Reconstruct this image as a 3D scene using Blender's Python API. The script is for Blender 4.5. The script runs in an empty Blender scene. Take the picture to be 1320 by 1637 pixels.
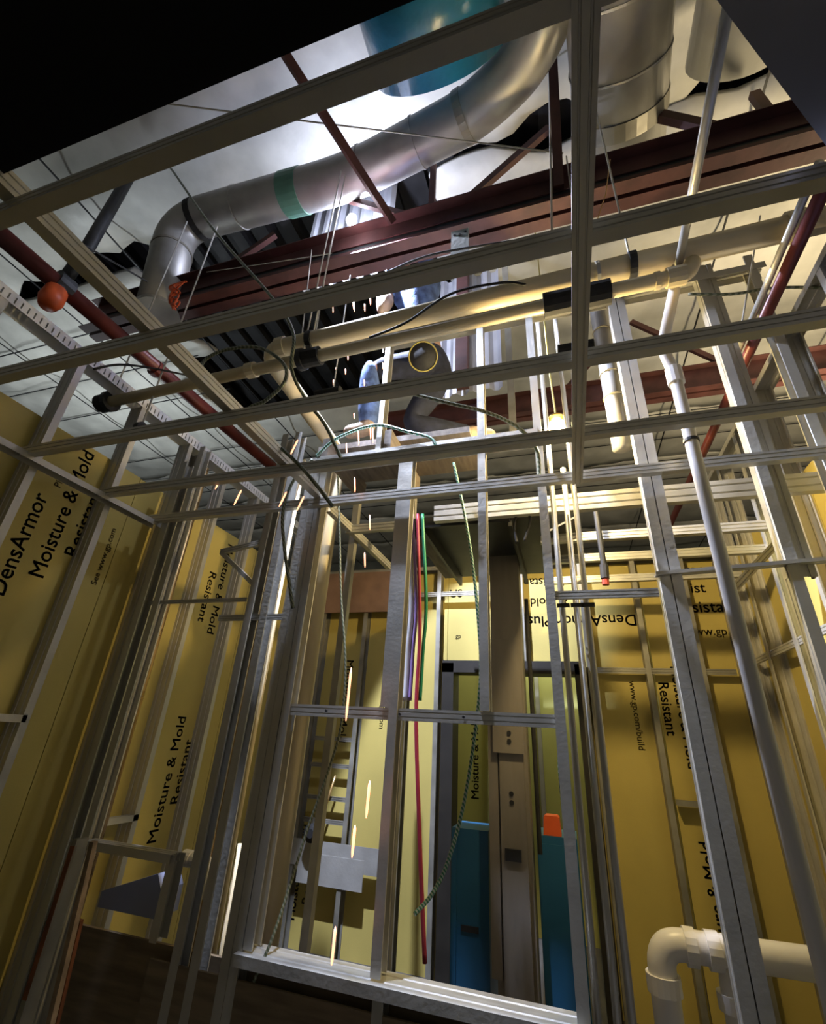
import bpy, bmesh, math, random
from mathutils import Vector, Matrix, noise
random.seed(7)
S = bpy.context.scene
COL = S.collection

# ------------------------------------------------------------------ camera
F_PX, IW, IH = 736.6, 1320.0, 1637.0
PITCH, YAW, ROLL = math.radians(25.8226), math.radians(-18.6684), math.radians(3.3784)
CAM = Vector((0, 0, 1.4))
_f = Vector((math.sin(YAW)*math.cos(PITCH), math.cos(YAW)*math.cos(PITCH), math.sin(PITCH)))
_r0 = Vector((math.cos(YAW), -math.sin(YAW), 0)); _u0 = _r0.cross(_f)
_r = _r0*math.cos(ROLL) + _u0*math.sin(ROLL)
_u = -_r0*math.sin(ROLL) + _u0*math.cos(ROLL)
cd = bpy.data.cameras.new('camera'); cam = bpy.data.objects.new('camera', cd); COL.objects.link(cam)
cd.sensor_fit = 'HORIZONTAL'; cd.sensor_width = 36; cd.lens = F_PX/IW*36; cd.clip_start = .02
M = Matrix((( _r.x, _u.x, -_f.x, CAM.x), (_r.y, _u.y, -_f.y, CAM.y), (_r.z, _u.z, -_f.z, CAM.z), (0, 0, 0, 1)))
cam.matrix_world = M
S.camera = cam

# ------------------------------------------------------------------ world, exposure
w = bpy.data.worlds.new('world'); S.world = w; w.use_nodes = True
bg = w.node_tree.nodes['Background']; bg.inputs[0].default_value = (.95, .94, .86, 1); bg.inputs[1].default_value = .11
S.view_settings.view_transform = 'Standard'; S.view_settings.look = 'None'
S.view_settings.gamma = 1; S.view_settings.use_curve_mapping = False
S.view_settings.exposure = 0.0

def light(name, kind, loc, energy, color, size=.05, parent=None, rot=None, size_y=None):
    d = bpy.data.lights.new(name, kind); d.energy = energy; d.color = color
    if kind == 'AREA':
        d.size = size
        if size_y: d.shape = 'RECTANGLE'; d.size_y = size_y
    else: d.shadow_soft_size = size
    o = bpy.data.objects.new(name, d); COL.objects.link(o); o.location = loc
    if rot: o.rotation_euler = rot
    return o
ARC = Vector((-1.25, 1.86, 4.83))
BULB = Vector((.062, 2.12, 2.925))
# arc light shaped into a cone down and right, plus a weak added spill
al_ = light('arc_light', 'SPOT', ARC + Vector((0, -.005, -.075)), 1900, (.66, .74, 1.0), .03)
al_.data.spot_size = math.radians(62); al_.data.spot_blend = .12
al_.rotation_euler = Vector((1.3, .9, -3.6)).to_track_quat('-Z', 'Y').to_euler()
light('arc_spill', 'POINT', ARC + Vector((.10, .10, .16)), 70, (.70, .76, 1.0), .03)
ARC2 = Vector((-1.06, 1.585, 4.34))      # second arc added on the viewer's side to light the near stud faces
al2 = light('arc_fill_near', 'SPOT', ARC2 + Vector((0, -.005, -.05)), 520, (.66, .74, 1.0), .03)
al2.data.spot_size = math.radians(68); al2.data.spot_blend = .12
al2.rotation_euler = Vector((1.9, .6, -3.2)).to_track_quat('-Z', 'Y').to_euler()
light('bulb_light', 'POINT', BULB, 92, (1.0, .76, .36), .035)
# unseen upward fills added to brighten the roof, then the lobby's light
light('hall_fill_left', 'AREA', (-5.6, 3.4, 3.2), 60, (.86, .95, 1.0), .4, rot=(math.radians(180), 0, 0), size_y=1.2)
light('hall_fill_right', 'AREA', (2.9, 3.4, 3.0), 130, (1.0, .80, .48), .4, rot=(math.radians(180), 0, 0), size_y=1.2)
light('lobby_light', 'POINT', (-.2, 4.45, 2.5), 20, (.95, 1.0, .80), .12)

# ------------------------------------------------------------------ pixel rays onto real planes
def ray(px, py): return _r*((px-660)/F_PX) - _u*((py-818.5)/F_PX) + _f
def PX(px, py, x): d = ray(px, py); return CAM + d*((x-CAM.x)/d.x)
def PY(px, py, y): d = ray(px, py); return CAM + d*((y-CAM.y)/d.y)
def PZ(px, py, z): d = ray(px, py); return CAM + d*((z-CAM.z)/d.z)

# ------------------------------------------------------------------ materials
MATS = {}
def mat(key, base, rough=.6, metal=0., var=.12, scale=6., bump=0., bscale=30., emit=None, estr=0., trans=0., spec=.5, stretch=None, base2=None, fac=(.35, .65), coat=0.):
    if key in MATS: return MATS[key]
    m = bpy.data.materials.new(key); m.use_nodes = True; nt = m.node_tree; N = nt.nodes; L = nt.links
    b = N['Principled BSDF']; b.inputs['Roughness'].default_value = rough; b.inputs['Metallic'].default_value = metal
    b.inputs['Specular IOR Level'].default_value = spec
    if coat: b.inputs['Coat Weight'].default_value = coat
    if trans: b.inputs['Transmission Weight'].default_value = trans
    tc = N.new('ShaderNodeTexCoord'); mp = N.new('ShaderNodeMapping'); L.new(tc.outputs['Object'], mp.inputs[0])
    if stretch: mp.inputs['Scale'].default_value = stretch
    nz = N.new('ShaderNodeTexNoise'); nz.inputs['Scale'].default_value = scale; nz.inputs['Detail'].default_value = 5
    L.new(mp.outputs[0], nz.inputs['Vector'])
    cr = N.new('ShaderNodeValToRGB'); L.new(nz.outputs['Fac'], cr.inputs[0])
    c2 = base2 if base2 else tuple(c*(1-var*2) for c in base)
    cr.color_ramp.elements[0].position = fac[0]; cr.color_ramp.elements[1].position = fac[1]
    cr.color_ramp.elements[0].color = (*c2, 1); cr.color_ramp.elements[1].color = (*base, 1)
    L.new(cr.outputs[0], b.inputs['Base Color'])
    if metal > .2:
        mr = N.new('ShaderNodeMapRange'); L.new(nz.outputs['Fac'], mr.inputs[0])
        mr.inputs[1].default_value = .3; mr.inputs[2].default_value = .7
        mr.inputs[3].default_value = max(.05, rough-.1); mr.inputs[4].default_value = min(1, rough+.12)
        L.new(mr.outputs[0], b.inputs['Roughness'])
    if bump:
        n2 = N.new('ShaderNodeTexNoise'); n2.inputs['Scale'].default_value = bscale; n2.inputs['Detail'].default_value = 4
        L.new(mp.outputs[0], n2.inputs['Vector'])
        bp = N.new('ShaderNodeBump'); bp.inputs['Strength'].default_value = bump; bp.inputs['Distance'].default_value = .02
        L.new(n2.outputs['Fac'], bp.inputs['Height']); L.new(bp.outputs[0], b.inputs['Normal'])
    if emit:
        b.inputs['Emission Color'].default_value = (*emit, 1); b.inputs['Emission Strength'].default_value = estr
    MATS[key] = m; return m
GALV = mat('galvanised_steel', (.56, .545, .49), .40, .45, .05, 9, bump=.05, bscale=60)
GALVD = mat('weathered_galvanised_steel', (.36, .34, .28), .48, .45, .14, 7)
DUCT = mat('duct_sheet_metal', (.44, .43, .40), .46, .6, .12, 5, bump=.06, bscale=8)
BOARD = mat('yellow_gypsum_board', (.55, .435, .115), .62, 0, .05, 3, bump=.03, bscale=120)
BOARDG = mat('greenish_gypsum_board', (.52, .50, .16), .62, 0, .05, 3)
INK = mat('black_print', (.035, .03, .02), .7, 0, .1)
INKG = mat('faint_print', (.17, .13, .05), .7, 0, .1)
RED = mat('red_oxide_steel', (.115, .042, .037), .55, .1, .22, 6, bump=.05)
REDB = mat('bright_red_paint', (.42, .05, .03), .45, 0, .1)
PIPE_RED = mat('dark_red_sprinkler_pipe', (.17, .035, .028), .4, .1, .2, 8)
ORANGE = mat('orange_plastic', (.78, .12, .025), .45, 0, .08)
PVC = mat('cream_plastic', (.74, .62, .38), .42, 0, .05, 4)
PVCW = mat('white_plastic', (.80, .78, .76), .35, 0, .05, 4)
BLACKR = mat('black_foam_rubber', (.022, .021, .02), .8, 0, .2, 30)
BLACKS = mat('black_painted_steel', (.035, .036, .038), .5, .2, .2, 10)
DARKP = mat('black_ceiling_board', (.013, .013, .016), .9, 0, .15, 2, spec=.2)
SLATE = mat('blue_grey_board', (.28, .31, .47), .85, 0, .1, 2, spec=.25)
VINYL = mat('white_insulation_facing', (.60, .59, .54), .42, 0, .16, 2.2, bump=.45, bscale=3.2)
DECK = mat('dark_roof_deck', (.013, .013, .015), .6, .3, .2, 6)
BLUEF = mat('blue_plastic_film', (.02, .17, .30), .28, 0, .22, 3, bump=.5, bscale=6)
BLUEP = mat('blue_machine_paint', (.022, .13, .26), .4, 0, .08, 3)
COLM = mat('brown_grey_post_paint', (.27, .24, .20), .5, .15, .07, 7, stretch=(3, 3, .6))
FRAME = mat('dark_door_frame', (.028, .024, .018), .5, .1, .15, 8)
CONC = mat('concrete_floor', (.11, .10, .085), .85, 0, .2, 3)
PLYB = mat('brown_plywood', (.24, .175, .10), .75, 0, .2, 4, stretch=(1, 1, 8))
WOOD = mat('plank_wood', (.17, .135, .10), .7, 0, .2, 5, stretch=(8, 1, 8))
HALL = mat('hall_wall', (.20, .21, .19), .8, 0, .15, 1.5)
RUST = mat('rusted_orange_edge', (.26, .085, .03), .8, 0, .25, 12)
COPPER = mat('copper_tube', (.62, .40, .16), .32, .8, .1, 10)
CORR = mat('corrugated_white_metal', (.55, .56, .60), .4, .35, .08, 5)
DENIM = mat('blue_denim', (.10, .17, .40), .85, 0, .3, 18, bump=.3, bscale=14)
DENIM_SHADE = mat('shaded_denim', (.018, .022, .045), .9, 0, .3, 18, bump=.3, bscale=14)  # trouser cloth darkened: shade on the thighs is put into the colour
LEATHER = mat('tan_leather', (.46, .33, .22), .75, 0, .25, 14, bump=.2, bscale=20)
SKINM = mat('skin', (.42, .25, .17), .6, 0, .05)
HOODB = mat('black_visor', (.015, .015, .016), .35, 0, .1)
WHITEC = mat('white_plastic_jacket', (.70, .70, .72), .5, 0, .05)
YELR = mat('yellow_rim', (.42, .34, .08), .5, 0, .1)
REDC = mat('red_wire', (.38, .03, .06), .45); GRNC = mat('green_wire', (.02, .25, .12), .4); PURC = mat('violet_wire', (.34, .22, .5), .4)
TEAL = mat('green_tape', (.10, .26, .18), .5)
GLASSB = mat('glowing_bulb', (1, .85, .5), .3, 0, .02, emit=(1.0, .80, .42), estr=26)
BRASS = mat('brass_fitting', (.55, .42, .14), .35, .7, .1)
ARCM = mat('arc_glow', (1, 1, 1), .3, 0, .02, emit=(.82, .86, 1.0), estr=60)
SPARK = mat('spark_glow', (1, .6, .4), .3, 0, .02, emit=(1.0, .40, .21), estr=2.6)
def cable_mat(key, c1, c2, freq):
    m = bpy.data.materials.new(key); m.use_nodes = True; nt = m.node_tree; N = nt.nodes; L = nt.links
    b = N['Principled BSDF']; b.inputs['Roughness'].default_value = .38; b.inputs['Metallic'].default_value = .35
    tc = N.new('ShaderNodeTexCoord'); wv = N.new('ShaderNodeTexWave'); wv.inputs['Scale'].default_value = freq; wv.bands_direction = 'DIAGONAL'
    L.new(tc.outputs['Object'], wv.inputs['Vector'])
    cr = N.new('ShaderNodeValToRGB'); L.new(wv.outputs['Fac'], cr.inputs[0])
    cr.color_ramp.elements[0].position = .45; cr.color_ramp.elements[1].position = .55
    cr.color_ramp.elements[0].color = (*c1, 1); cr.color_ramp.elements[1].color = (*c2, 1)
    L.new(cr.outputs[0], b.inputs['Base Color']); MATS[key] = m; return m
CABLE = cable_mat('green_armoured_cable', (.09, .11, .06), (.24, .25, .19), 30)
CABLEG = cable_mat('bright_green_armoured_cable', (.03, .16, .09), (.36, .42, .38), 34)

# ------------------------------------------------------------------ object helpers
ORG = {}
def props(o, label=None, cat=None, group=None, kind=None):
    if label: o['label'] = label
    if cat: o['category'] = cat
    if group: o['group'] = group
    if kind: o['kind'] = kind
    return o
def empty(name, loc, label, cat=None, group=None, kind=None):
    o = bpy.data.objects.new(name, None); COL.objects.link(o); o.location = loc; o.empty_display_size = .1
    ORG[o.name] = Vector(loc)
    return props(o, label, cat, group, kind)
def mk(name, verts, faces, m, parent=None, smooth=False, label=None, cat=None, group=None, kind=None):
    vs = [Vector(v) for v in verts]
    if parent is not None: org = ORG[parent.name]
    else:
        org = Vector(((min(v.x for v in vs)+max(v.x for v in vs))/2, (min(v.y for v in vs)+max(v.y for v in vs))/2, min(v.z for v in vs)))
    me = bpy.data.meshes.new(name); me.from_pydata([v-org for v in vs], [], faces); me.validate(); me.update()
    bm = bmesh.new(); bm.from_mesh(me); bmesh.ops.recalc_face_normals(bm, faces=bm.faces); bm.to_mesh(me); bm.free()
    if smooth:
        for p in me.polygons: p.use_smooth = True
    me.materials.append(m)
    o = bpy.data.objects.new(name, me); COL.objects.link(o); ORG[o.name] = org
    if parent is not None: o.parent = parent; 
    else: o.location = org
    return props(o, label, cat, group, kind)
class G:
    def __init__(s): s.v = []; s.f = []
    def add(s, vs, fs):
        k = len(s.v); s.v += [Vector(v) for v in vs]; s.f += [tuple(i+k for i in f) for f in fs]; return s
    def box(s, a, b):
        x0, x1 = sorted((a[0], b[0])); y0, y1 = sorted((a[1], b[1])); z0, z1 = sorted((a[2], b[2]))
        return s.add([(x0,y0,z0),(x1,y0,z0),(x1,y1,z0),(x0,y1,z0),(x0,y0,z1),(x1,y0,z1),(x1,y1,z1),(x0,y1,z1)],
                     [(0,3,2,1),(4,5,6,7),(0,1,5,4),(1,2,6,5),(2,3,7,6),(3,0,4,7)])
    def prism(s, prof, p0, p1, a, b):
        """closed 2-D profile (in axes a, b) swept from p0 to p1"""
        p0, p1, a, b = Vector(p0), Vector(p1), Vector(a), Vector(b); n = len(prof)
        vs = [p0+a*x+b*y for x, y in prof]+[p1+a*x+b*y for x, y in prof]
        fs = [(i, (i+1) % n, n+(i+1) % n, n+i) for i in range(n)]+[tuple(range(n))[::-1], tuple(range(n, 2*n))]
        return s.add(vs, fs)
    def bar(s, p0, p1, wd, hd, up=(0, 0, 1)):
        p0, p1 = Vector(p0), Vector(p1); d = (p1-p0).normalized(); up = Vector(up)
        a = d.cross(up); 
        if a.length < 1e-3: a = d.cross(Vector((0, 1, 0)))
        a.normalize(); b = a.cross(d)
        return s.prism([(-wd/2,-hd/2),(wd/2,-hd/2),(wd/2,hd/2),(-wd/2,hd/2)], p0, p1, a, b)
    def tube(s, pts, r, n=10, closed=False, cap=True):
        pts = [Vector(p) for p in pts]; m = len(pts); rr = r if isinstance(r, (list, tuple)) else [r]*m
        rings = []; up = None
        for i, p in enumerate(pts):
            if closed: t = pts[(i+1) % m]-pts[i-1]
            else: t = pts[min(i+1, m-1)]-pts[max(i-1, 0)]
            t.normalize()
            if up is None:
                up = Vector((0, 0, 1)) if abs(t.z) < .9 else Vector((0, 1, 0))
            a = t.cross(up); 
            if a.length < 1e-4: a = t.cross(Vector((1, 0, 0)))
            a.normalize(); up = a.cross(t)
            rings.append([p+(a*math.cos(q)+up*math.sin(q))*rr[i] for q in [2*math.pi*k/n for k in range(n)]])
        vs = [v for rg in rings for v in rg]; fs = []
        for i in range(m if closed else m-1):
            j = (i+1) % m
            fs += [(i*n+k, i*n+(k+1) % n, j*n+(k+1) % n, j*n+k) for k in range(n)]
        if cap and not closed: fs += [tuple(range(n))[::-1], tuple((m-1)*n+k for k in range(n))]
        return s.add(vs, fs)
    def ball(s, c, r, n=10, sq=(1, 1, 1)):
        c = Vector(c); vs = []; fs = []
        for i in range(n+1):
            th = math.pi*i/n
            for k in range(n*2):
                ph = math.pi*k/n; vs.append(c+Vector((r*sq[0]*math.sin(th)*math.cos(ph), r*sq[1]*math.sin(th)*math.sin(ph), r*sq[2]*math.cos(th))))
        for i in range(n):
            for k in range(n*2): fs.append((i*n*2+k, i*n*2+(k+1) % (n*2), (i+1)*n*2+(k+1) % (n*2), (i+1)*n*2+k))
        return s.add(vs, fs)
    def build(s, name, m, parent=None, smooth=False, **k): return mk(name, s.v, s.f, m, parent, smooth, **k)

def cprof(wd, fl, lip=.008, t=.0016, rib=True):
    """C section outline: web along a (width wd), flanges along +b"""
    h = wd/2; o = []
    if rib: web = [(-h, 0), (-h*.55, 0), (-h*.5, .003), (-h*.35, .003), (-h*.3, 0), (h*.3, 0), (h*.35, .003), (h*.5, .003), (h*.55, 0), (h, 0)]
    else: web = [(-h, 0), (h, 0)]
    out = web + [(h, fl)]
    inn = [(-x*(1-t/h) if False else x, y+t) for x, y in web]
    if lip: out += [(h-lip, fl), (h-lip, fl-t)]
    else: out += [(h-t, fl)]
    out += [(h-t, fl-t)] if lip else []
    out += [(h-t, t)] + [(x, y+t) for x, y in reversed(web[1:-1])] + [(-h+t, t)]
    out += ([(-h+t, fl-t), (-h+lip, fl-t), (-h+lip, fl)] if lip else [(-h+t, fl)])
    out += [(-h, fl)]
    return out
def chan(name, p0, p1, a, b, parent, wd=.064, fl=.035, lip=.008, m=None, rib=True, **k):
    return G().prism(cprof(wd, fl, lip, rib=rib), p0, p1, a, b).build(name, m or GALV, parent, **k)
def bend(pts, r=.05, n=6):
    """round the corners of a polyline"""
    pts = [Vector(p) for p in pts]; out = [pts[0]]
    for i in range(1, len(pts)-1):
        p, a, b = pts[i], pts[i-1], pts[i+1]
        u, v = (a-p), (b-p); d = min(r, u.length*.45, v.length*.45); u.normalize(); v.normalize()
        s0, s1 = p+u*d, p+v*d
        for k in range(n+1):
            t = k/n; out.append(s0*(1-t)**2+p*2*t*(1-t)+s1*t*t)
    return out+[pts[-1]]
def spline(pts, n=8):
    pts = [Vector(p) for p in pts]; out = []
    for i in range(len(pts)-1):
        p0, p1, p2, p3 = pts[max(i-1, 0)], pts[i], pts[i+1], pts[min(i+2, len(pts)-1)]
        for k in range(n):
            t = k/n; out.append(.5*((2*p1)+(p2-p0)*t+(2*p0-5*p1+4*p2-p3)*t*t+(3*p1-p0-3*p2+p3)*t**3))
    return out+[pts[-1]]
def ring(g, c, axis, r, wdt, th=.004, n=20):
    c = Vector(c); axis = Vector(axis).normalized()
    return g.tube([c-axis*wdt/2, c+axis*wdt/2], r+th, n)
FONTCACHE = {}
def text(body, size, pos, ex, ey, m, parent, name='print', bold=0, align='LEFT'):
    """flat print: mesh lettering lying on a board, reading along ex, letters upright along ey"""
    cu = bpy.data.curves.new('lettering', 'FONT'); cu.body = body; cu.size = size; cu.align_x = align; cu.offset = bold*size; cu.resolution_u = 3
    tmp = bpy.data.objects.new('lettering_source', cu); COL.objects.link(tmp)
    dg = bpy.context.evaluated_depsgraph_get(); me0 = bpy.data.meshes.new_from_object(tmp.evaluated_get(dg))
    ex, ey, pos = Vector(ex), Vector(ey), Vector(pos)
    vs = []; fs = []; n0 = len(me0.vertices)
    for k, (ox, oy) in enumerate(((0, 0), (.022, 0), (.011, .015), (.011, -.015))):   # heavier strokes
        vs += [pos+ex*(v.co.x+ox*size)+ey*(v.co.y+oy*size) for v in me0.vertices]; fs += [tuple(i+k*n0 for i in p.vertices) for p in me0.polygons]
    bpy.data.objects.remove(tmp); bpy.data.curves.remove(cu); bpy.data.meshes.remove(me0)
    n = ex.cross(ey)
    me = bpy.data.meshes.new(name); org = ORG[parent.name]; me.from_pydata([v-org for v in vs], [], fs); me.materials.append(m)
    o = bpy.data.objects.new(name, me); COL.objects.link(o); o.parent = parent; ORG[o.name] = org
    return o

XV, YV, ZV = Vector((1, 0, 0)), Vector((0, 1, 0)), Vector((0, 0, 1))
HC = 2.455            # underside of the ceiling joists
YW = 1.95             # near face of the stud partition
XL, XR, YB = -2.31, 1.16, 3.76   # stud faces of left, right and back wall

# ================================================================== SETTING
G().box((-9, -4, -.1), (8, 11, 0)).build('floor', CONC, kind='structure', label='dark concrete floor under the framed rooms', cat='floor')
# hall shell
for nm, a, b, lb in (('wall_hall_left', (-9.1, -4, 0), (-9, 11, 6.1), 'dim outer hall wall far left beyond the framing'),
                 ('wall_hall_far', (-9, 11, 0), (8, 11.1, 6.1), 'dim outer hall wall at the far end')):
    G().box(a, b).build(nm, HALL, kind='structure', label=lb, cat='wall')
# roof: dark ribbed deck and white faced insulation blankets
roof = empty('ceiling', (0, 0, 5.6), 'roof of dark metal deck with white insulation blankets', 'roof', kind='structure')
G().box((-9, -4, 6.0), (8, 11, 6.1)).build('roof_deck', DECK, roof)
g = G()
for i in range(60):
    x = -8.8+i*.28; g.box((x, -4, 5.93), (x+.12, 11, 6.0))
g.build('deck_rib', DECK, roof)
def blanket(x0, x1, y0, y1, z, seed, ragged=(0, 0, 0, 0), nx=None, ny=None):
    nx = nx or max(6, int((x1-x0)/.13)); ny = ny or max(5, int((y1-y0)/.13)); vs = []; fs = []
    for lay in (0, 1):
        for j in range(ny+1):
            for i in range(nx+1):
                u, v = i/nx, j/ny; x, y = x0+(x1-x0)*u, y0+(y1-y0)*v
                if j == ny and ragged[3]: y += ragged[3]*noise.noise((x*2.3, seed, 1))*1.6
                if j == 0 and ragged[2]: y += ragged[2]*noise.noise((x*2.3, seed, 5))*1.6
                if i == nx and ragged[1]: x += ragged[1]*noise.noise((y*2.3, seed, 2))*1.6
                if i == 0 and ragged[0]: x += ragged[0]*noise.noise((y*2.3, seed, 3))*1.6
                sag = .10*math.sin(math.pi*v)*(.7+.5*noise.noise((x*.9, seed, 0))) + .05*noise.noise((x*1.7, y*1.7, seed)) + .03*noise.noise((x*5, y*5, seed))
                vs.append((x, y, z-sag+(.06 if lay else 0)))
    W = nx+1; n0 = W*(ny+1)
    for j in range(ny):
        for i in range(nx):
            a = j*W+i; fs.append((a, a+1, a+W+1, a+W)); fs.append((n0+a, n0+a+W, n0+a+W+1, n0+a+1))
    for i in range(nx): fs.append((i, n0+i, n0+i+1, i+1)); a = ny*W+i; fs.append((a, a+1, n0+a+1, n0+a))
    for j in range(ny): a = j*W; fs.append((a, a+W, n0+a+W, n0+a)); a = j*W+nx; fs.append((a, n0+a, n0+a+W, a+W))
    mk('insulation_blanket', vs, fs, VINYL, roof, smooth=True)
for k, (y0, y1) in enumerate(((-2.6, -1.35), (-1.37, -.12), (-.15, .98))): blanket(-8.9, 7.9, y0, y1, 5.6, k*3.1)
blanket(-8.9, 7.9, .94, 2.0, 5.6, 11.3, ragged=(0, 0, 0, .14))
blanket(-8.9, -3.9, 2.15, 3.35, 5.6, 21.3, ragged=(0, .25, 0, 0)); blanket(-.74, 7.9, 2.1, 3.35, 5.56, 31.3, ragged=(.2, 0, .1, 0))
blanket(-8.9, -4.4, 3.33, 4.6, 5.6, 41.3, ragged=(0, .25, 0, 0)); blanket(-1.3, 7.9, 3.33, 4.6, 5.6, 42.3, ragged=(.2, 0, 0, 0))
for k, (y0, y1) in enumerate(((4.6, 5.85), (5.83, 7.1), (7.08, 8.4), (8.38, 9.7), (9.68, 10.95))): blanket(-8.9, 7.9, y0, y1, 5.6, 50+k*3.7, ny=7, nx=90)

for k in range(9):
    y = 2.6+k*.62; G().box((-8.9, y, 5.462), (-4.0 if y < 4.5 else 7.8, y+.014, 5.468)).build('blanket_strap', DECK, roof)
for x in (-7.6, -6.3, -5.0, -3.75, 1.6, 3.0): G().box((x, -.4, 5.455), (x+.016, 10.8, 5.461)).build('blanket_strap', DECK, roof)

# ---------------------------------------------------------------- left wall (boards on the far side of open studs)
def stud(parent, axis, x, y, z0, z1, wd=.09, flip=1, m=None):
    """axis 'x': wall runs along Y, web depth along X;  axis 'y': wall runs along X, web depth along Y"""
    if axis == 'x': return chan('stud', (x-wd/2*1, y, z0), (x-wd/2, y, z1), XV, YV*flip, parent, wd=wd, m=m)
    return chan('stud', (x, y+wd/2, z0), (x, y+wd/2, z1), YV, XV*flip, parent, wd=wd, m=m)
def panel(parent, a, b, m=BOARD): return G().box(a, b).build('board_panel', m, parent)
wl = empty('wall_left', (XL, 1.5, 0), 'left stud wall backed with printed yellow gypsum boards', 'wall', kind='structure')
xb = XL-.09
pl = []
for y0, y1, z1 in ((-1.82, -.604, 2.73), (-.60, .616, 2.73), (.62, 1.836, 2.735), (1.84, 3.056, 2.73), (3.06, 3.90, 2.73)):
    pl.append(panel(wl, (xb-.016, y0, 0), (xb, y1, z1)))
for y in (.035, .44, .845, 1.25, 1.655, 2.06, 2.44, 2.85, 3.25, 3.62): stud(wl, 'x', XL, y-.035, 0, 3.10, .09)
stud(wl, 'x', XL, 2.16, 0, 3.1, .09, -1)
# slotted deflection track above the studs
g = G(); y0, y1 = -.1, 3.7; zt = 3.10
g.box((XL-.001, y0, zt+.045), (XL+.001, y1, zt+.064)); g.box((XL-.001, y0, zt), (XL+.001, y1, zt+.010))
n = int((y1-y0)/.03)
for i in range(n): yy = y0+i*.03; g.box((XL-.001, yy+.007, zt+.010), (XL+.001, yy+.03, zt+.045))
g.box((XL-.092, y0, zt+.062), (XL, y1, zt+.064)); g.box((XL-.092, y0, zt), (XL-.090, y1, zt+.064))
g.build('slotted_track', mat('arc_lit_steel', (.82, .83, .85), .4, .2, .04), wl)  # steel lightened: the arc's light on the track is put into its colour
chan('ledger_track', (XL+.032, -.6, HC+.012), (XL+.032, YW, HC+.012), XV, -ZV, wl, wd=.064, fl=.03, lip=0)
chan('floor_track', (XL-.045, -.6, .002), (XL-.045, 3.7, .002), XV, ZV, wl, wd=.092, fl=.03, lip=0)
chan('blocking', (XL-.02, 1.25, 1.36), (XL-.02, 1.64, 1.36), XV, ZV, wl, wd=.04, fl=.03, lip=0)
chan('blocking', (XL-.02, 2.06, .90), (XL-.02, 2.44, .90), XV, ZV, wl, wd=.04, fl=.03, lip=0)
e = .0012
def tl(body, size, y, z, up=True, m=INK, p=2): return text(body, size, (xb+e, y, z), ZV if up else -ZV, -YV if up else YV, m, pl[p])
tl('DensArmor', .105, 1.395, 1.86); tl('Plus', .05, 1.43, 2.44, m=INKG)
tl('Moisture & Mold', .105, 1.525, 1.985); tl('Resistant', .105, 1.645, 2.135)
tl('See www.gp.com', .048, 1.80, 2.04, m=INKG)
tl('Moisture & Mold', .10, 2.715, .745, p=3); tl('Resistant', .10, 2.825, .93, p=3)
tl('Moisture & Mold', .10, 2.715, 2.66, False, p=3); tl('Resistant', .10, 2.60, 2.40, False, p=3); tl('www.gp.com', .05, 2.48, 2.25, False, INKG, p=3)
tl('Moisture & Mold', .10, .95, .8); tl('Resistant', .10, 1.06, .95)

# ---------------------------------------------------------------- back wall with the dark framed opening
wb = empty('wall_back', (-.5, YB, 0), 'back stud wall of yellow gypsum boards with a dark framed opening', 'wall', kind='structure')
yb = YB+.09; pb = []
for a, b in (((-2.4, yb, 0), (-1.66, yb+.016, 2.73)), ((-1.656, yb, 0), (-.93, yb+.016, 2.73)), ((-.926, yb, 1.93), (.136, yb+.016, 2.73)),
             ((.14, yb, 0), (.60, yb+.016, 2.73)), ((.604, yb, 0), (1.26, yb+.016, 2.73))): pb.append(panel(wb, a, b))
for x in (-2.36, -2.06, -1.655, -1.25, -.99, .17, .56, .90, 1.15): stud(wb, 'y', x-.018, YB, 0, 2.74, .09, 1, GALVD)
for x in (-.62, -.30): stud(wb, 'y', x-.018, YB, 1.95, 2.74, .09, 1, GALVD)
chan('top_track', (-2.38, YB+.045, 2.76), (1.2, YB+.045, 2.76), YV, -ZV, wb, wd=.094, fl=.035, lip=0, m=GALVD)
chan('bridging', (-2.1, YB+.01, 2.51), (-.3, YB+.01, 2.51), ZV, YV, wb, wd=.04, fl=.014, lip=0, m=GALVD)
chan('bridging', (.15, YB+.01, 1.90), (1.1, YB+.01, 1.90), ZV, YV, wb, wd=.04, fl=.014, lip=0, m=GALVD)
chan('bridging', (.60, YB+.02, 1.09), (.86, YB+.02, 1.09), YV, ZV, wb, wd=.06, fl=.03, lip=0, m=GALVD)
for z in (1.15, .93, .78, 1.34): chan('blocking', (-2.02, YB+.02, z), (-1.68, YB+.02, z), ZV, YV, wb, wd=.03, fl=.014, lip=0, m=GALVD)
G().box((-2.14, YB-.004, .50), (-1.30, YB-.002, .66)).build('backing_strip', GALV, wb)
G().box((-2.0, YB-.007, .40), (-1.48, YB-.005, .58)).build('backing_strip', GALV, wb)
G().box((-2.10, YB-.02, 2.36), (-1.28, YB-.006, 2.73)).build('brown_band', mat('reddish_plywood', (.26, .15, .09), .7, 0, .15, 5), wb)
def tb(body, size, x, z, mode, p, m=INK, y=None):
    yy = (yb if y is None else y)-e
    ex, ey = {'n': (XV, ZV), 'd': (-ZV, XV), 'u': (ZV, -XV), 'f': (-XV, -ZV)}[mode]
    return text(body, size, (x, yy, z), ex, ey, m, p)
tb('Moisture & Mold', .095, -1.83, 1.97, 'd', pb[0]); tb('Resistant', .095, -1.94, 1.80, 'd', pb[0])
tb('Moisture & Mold', .085, -2.02, .15, 'u', pb[0]); tb('Resistant', .085, -1.92, .25, 'u', pb[0])
tb('www.gp.com', .06, -2.30, 1.6, 'd', pb[0], INKG); tb('www.gp.com', .06, -1.48, 1.75, 'd', pb[1], INKG)
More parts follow.
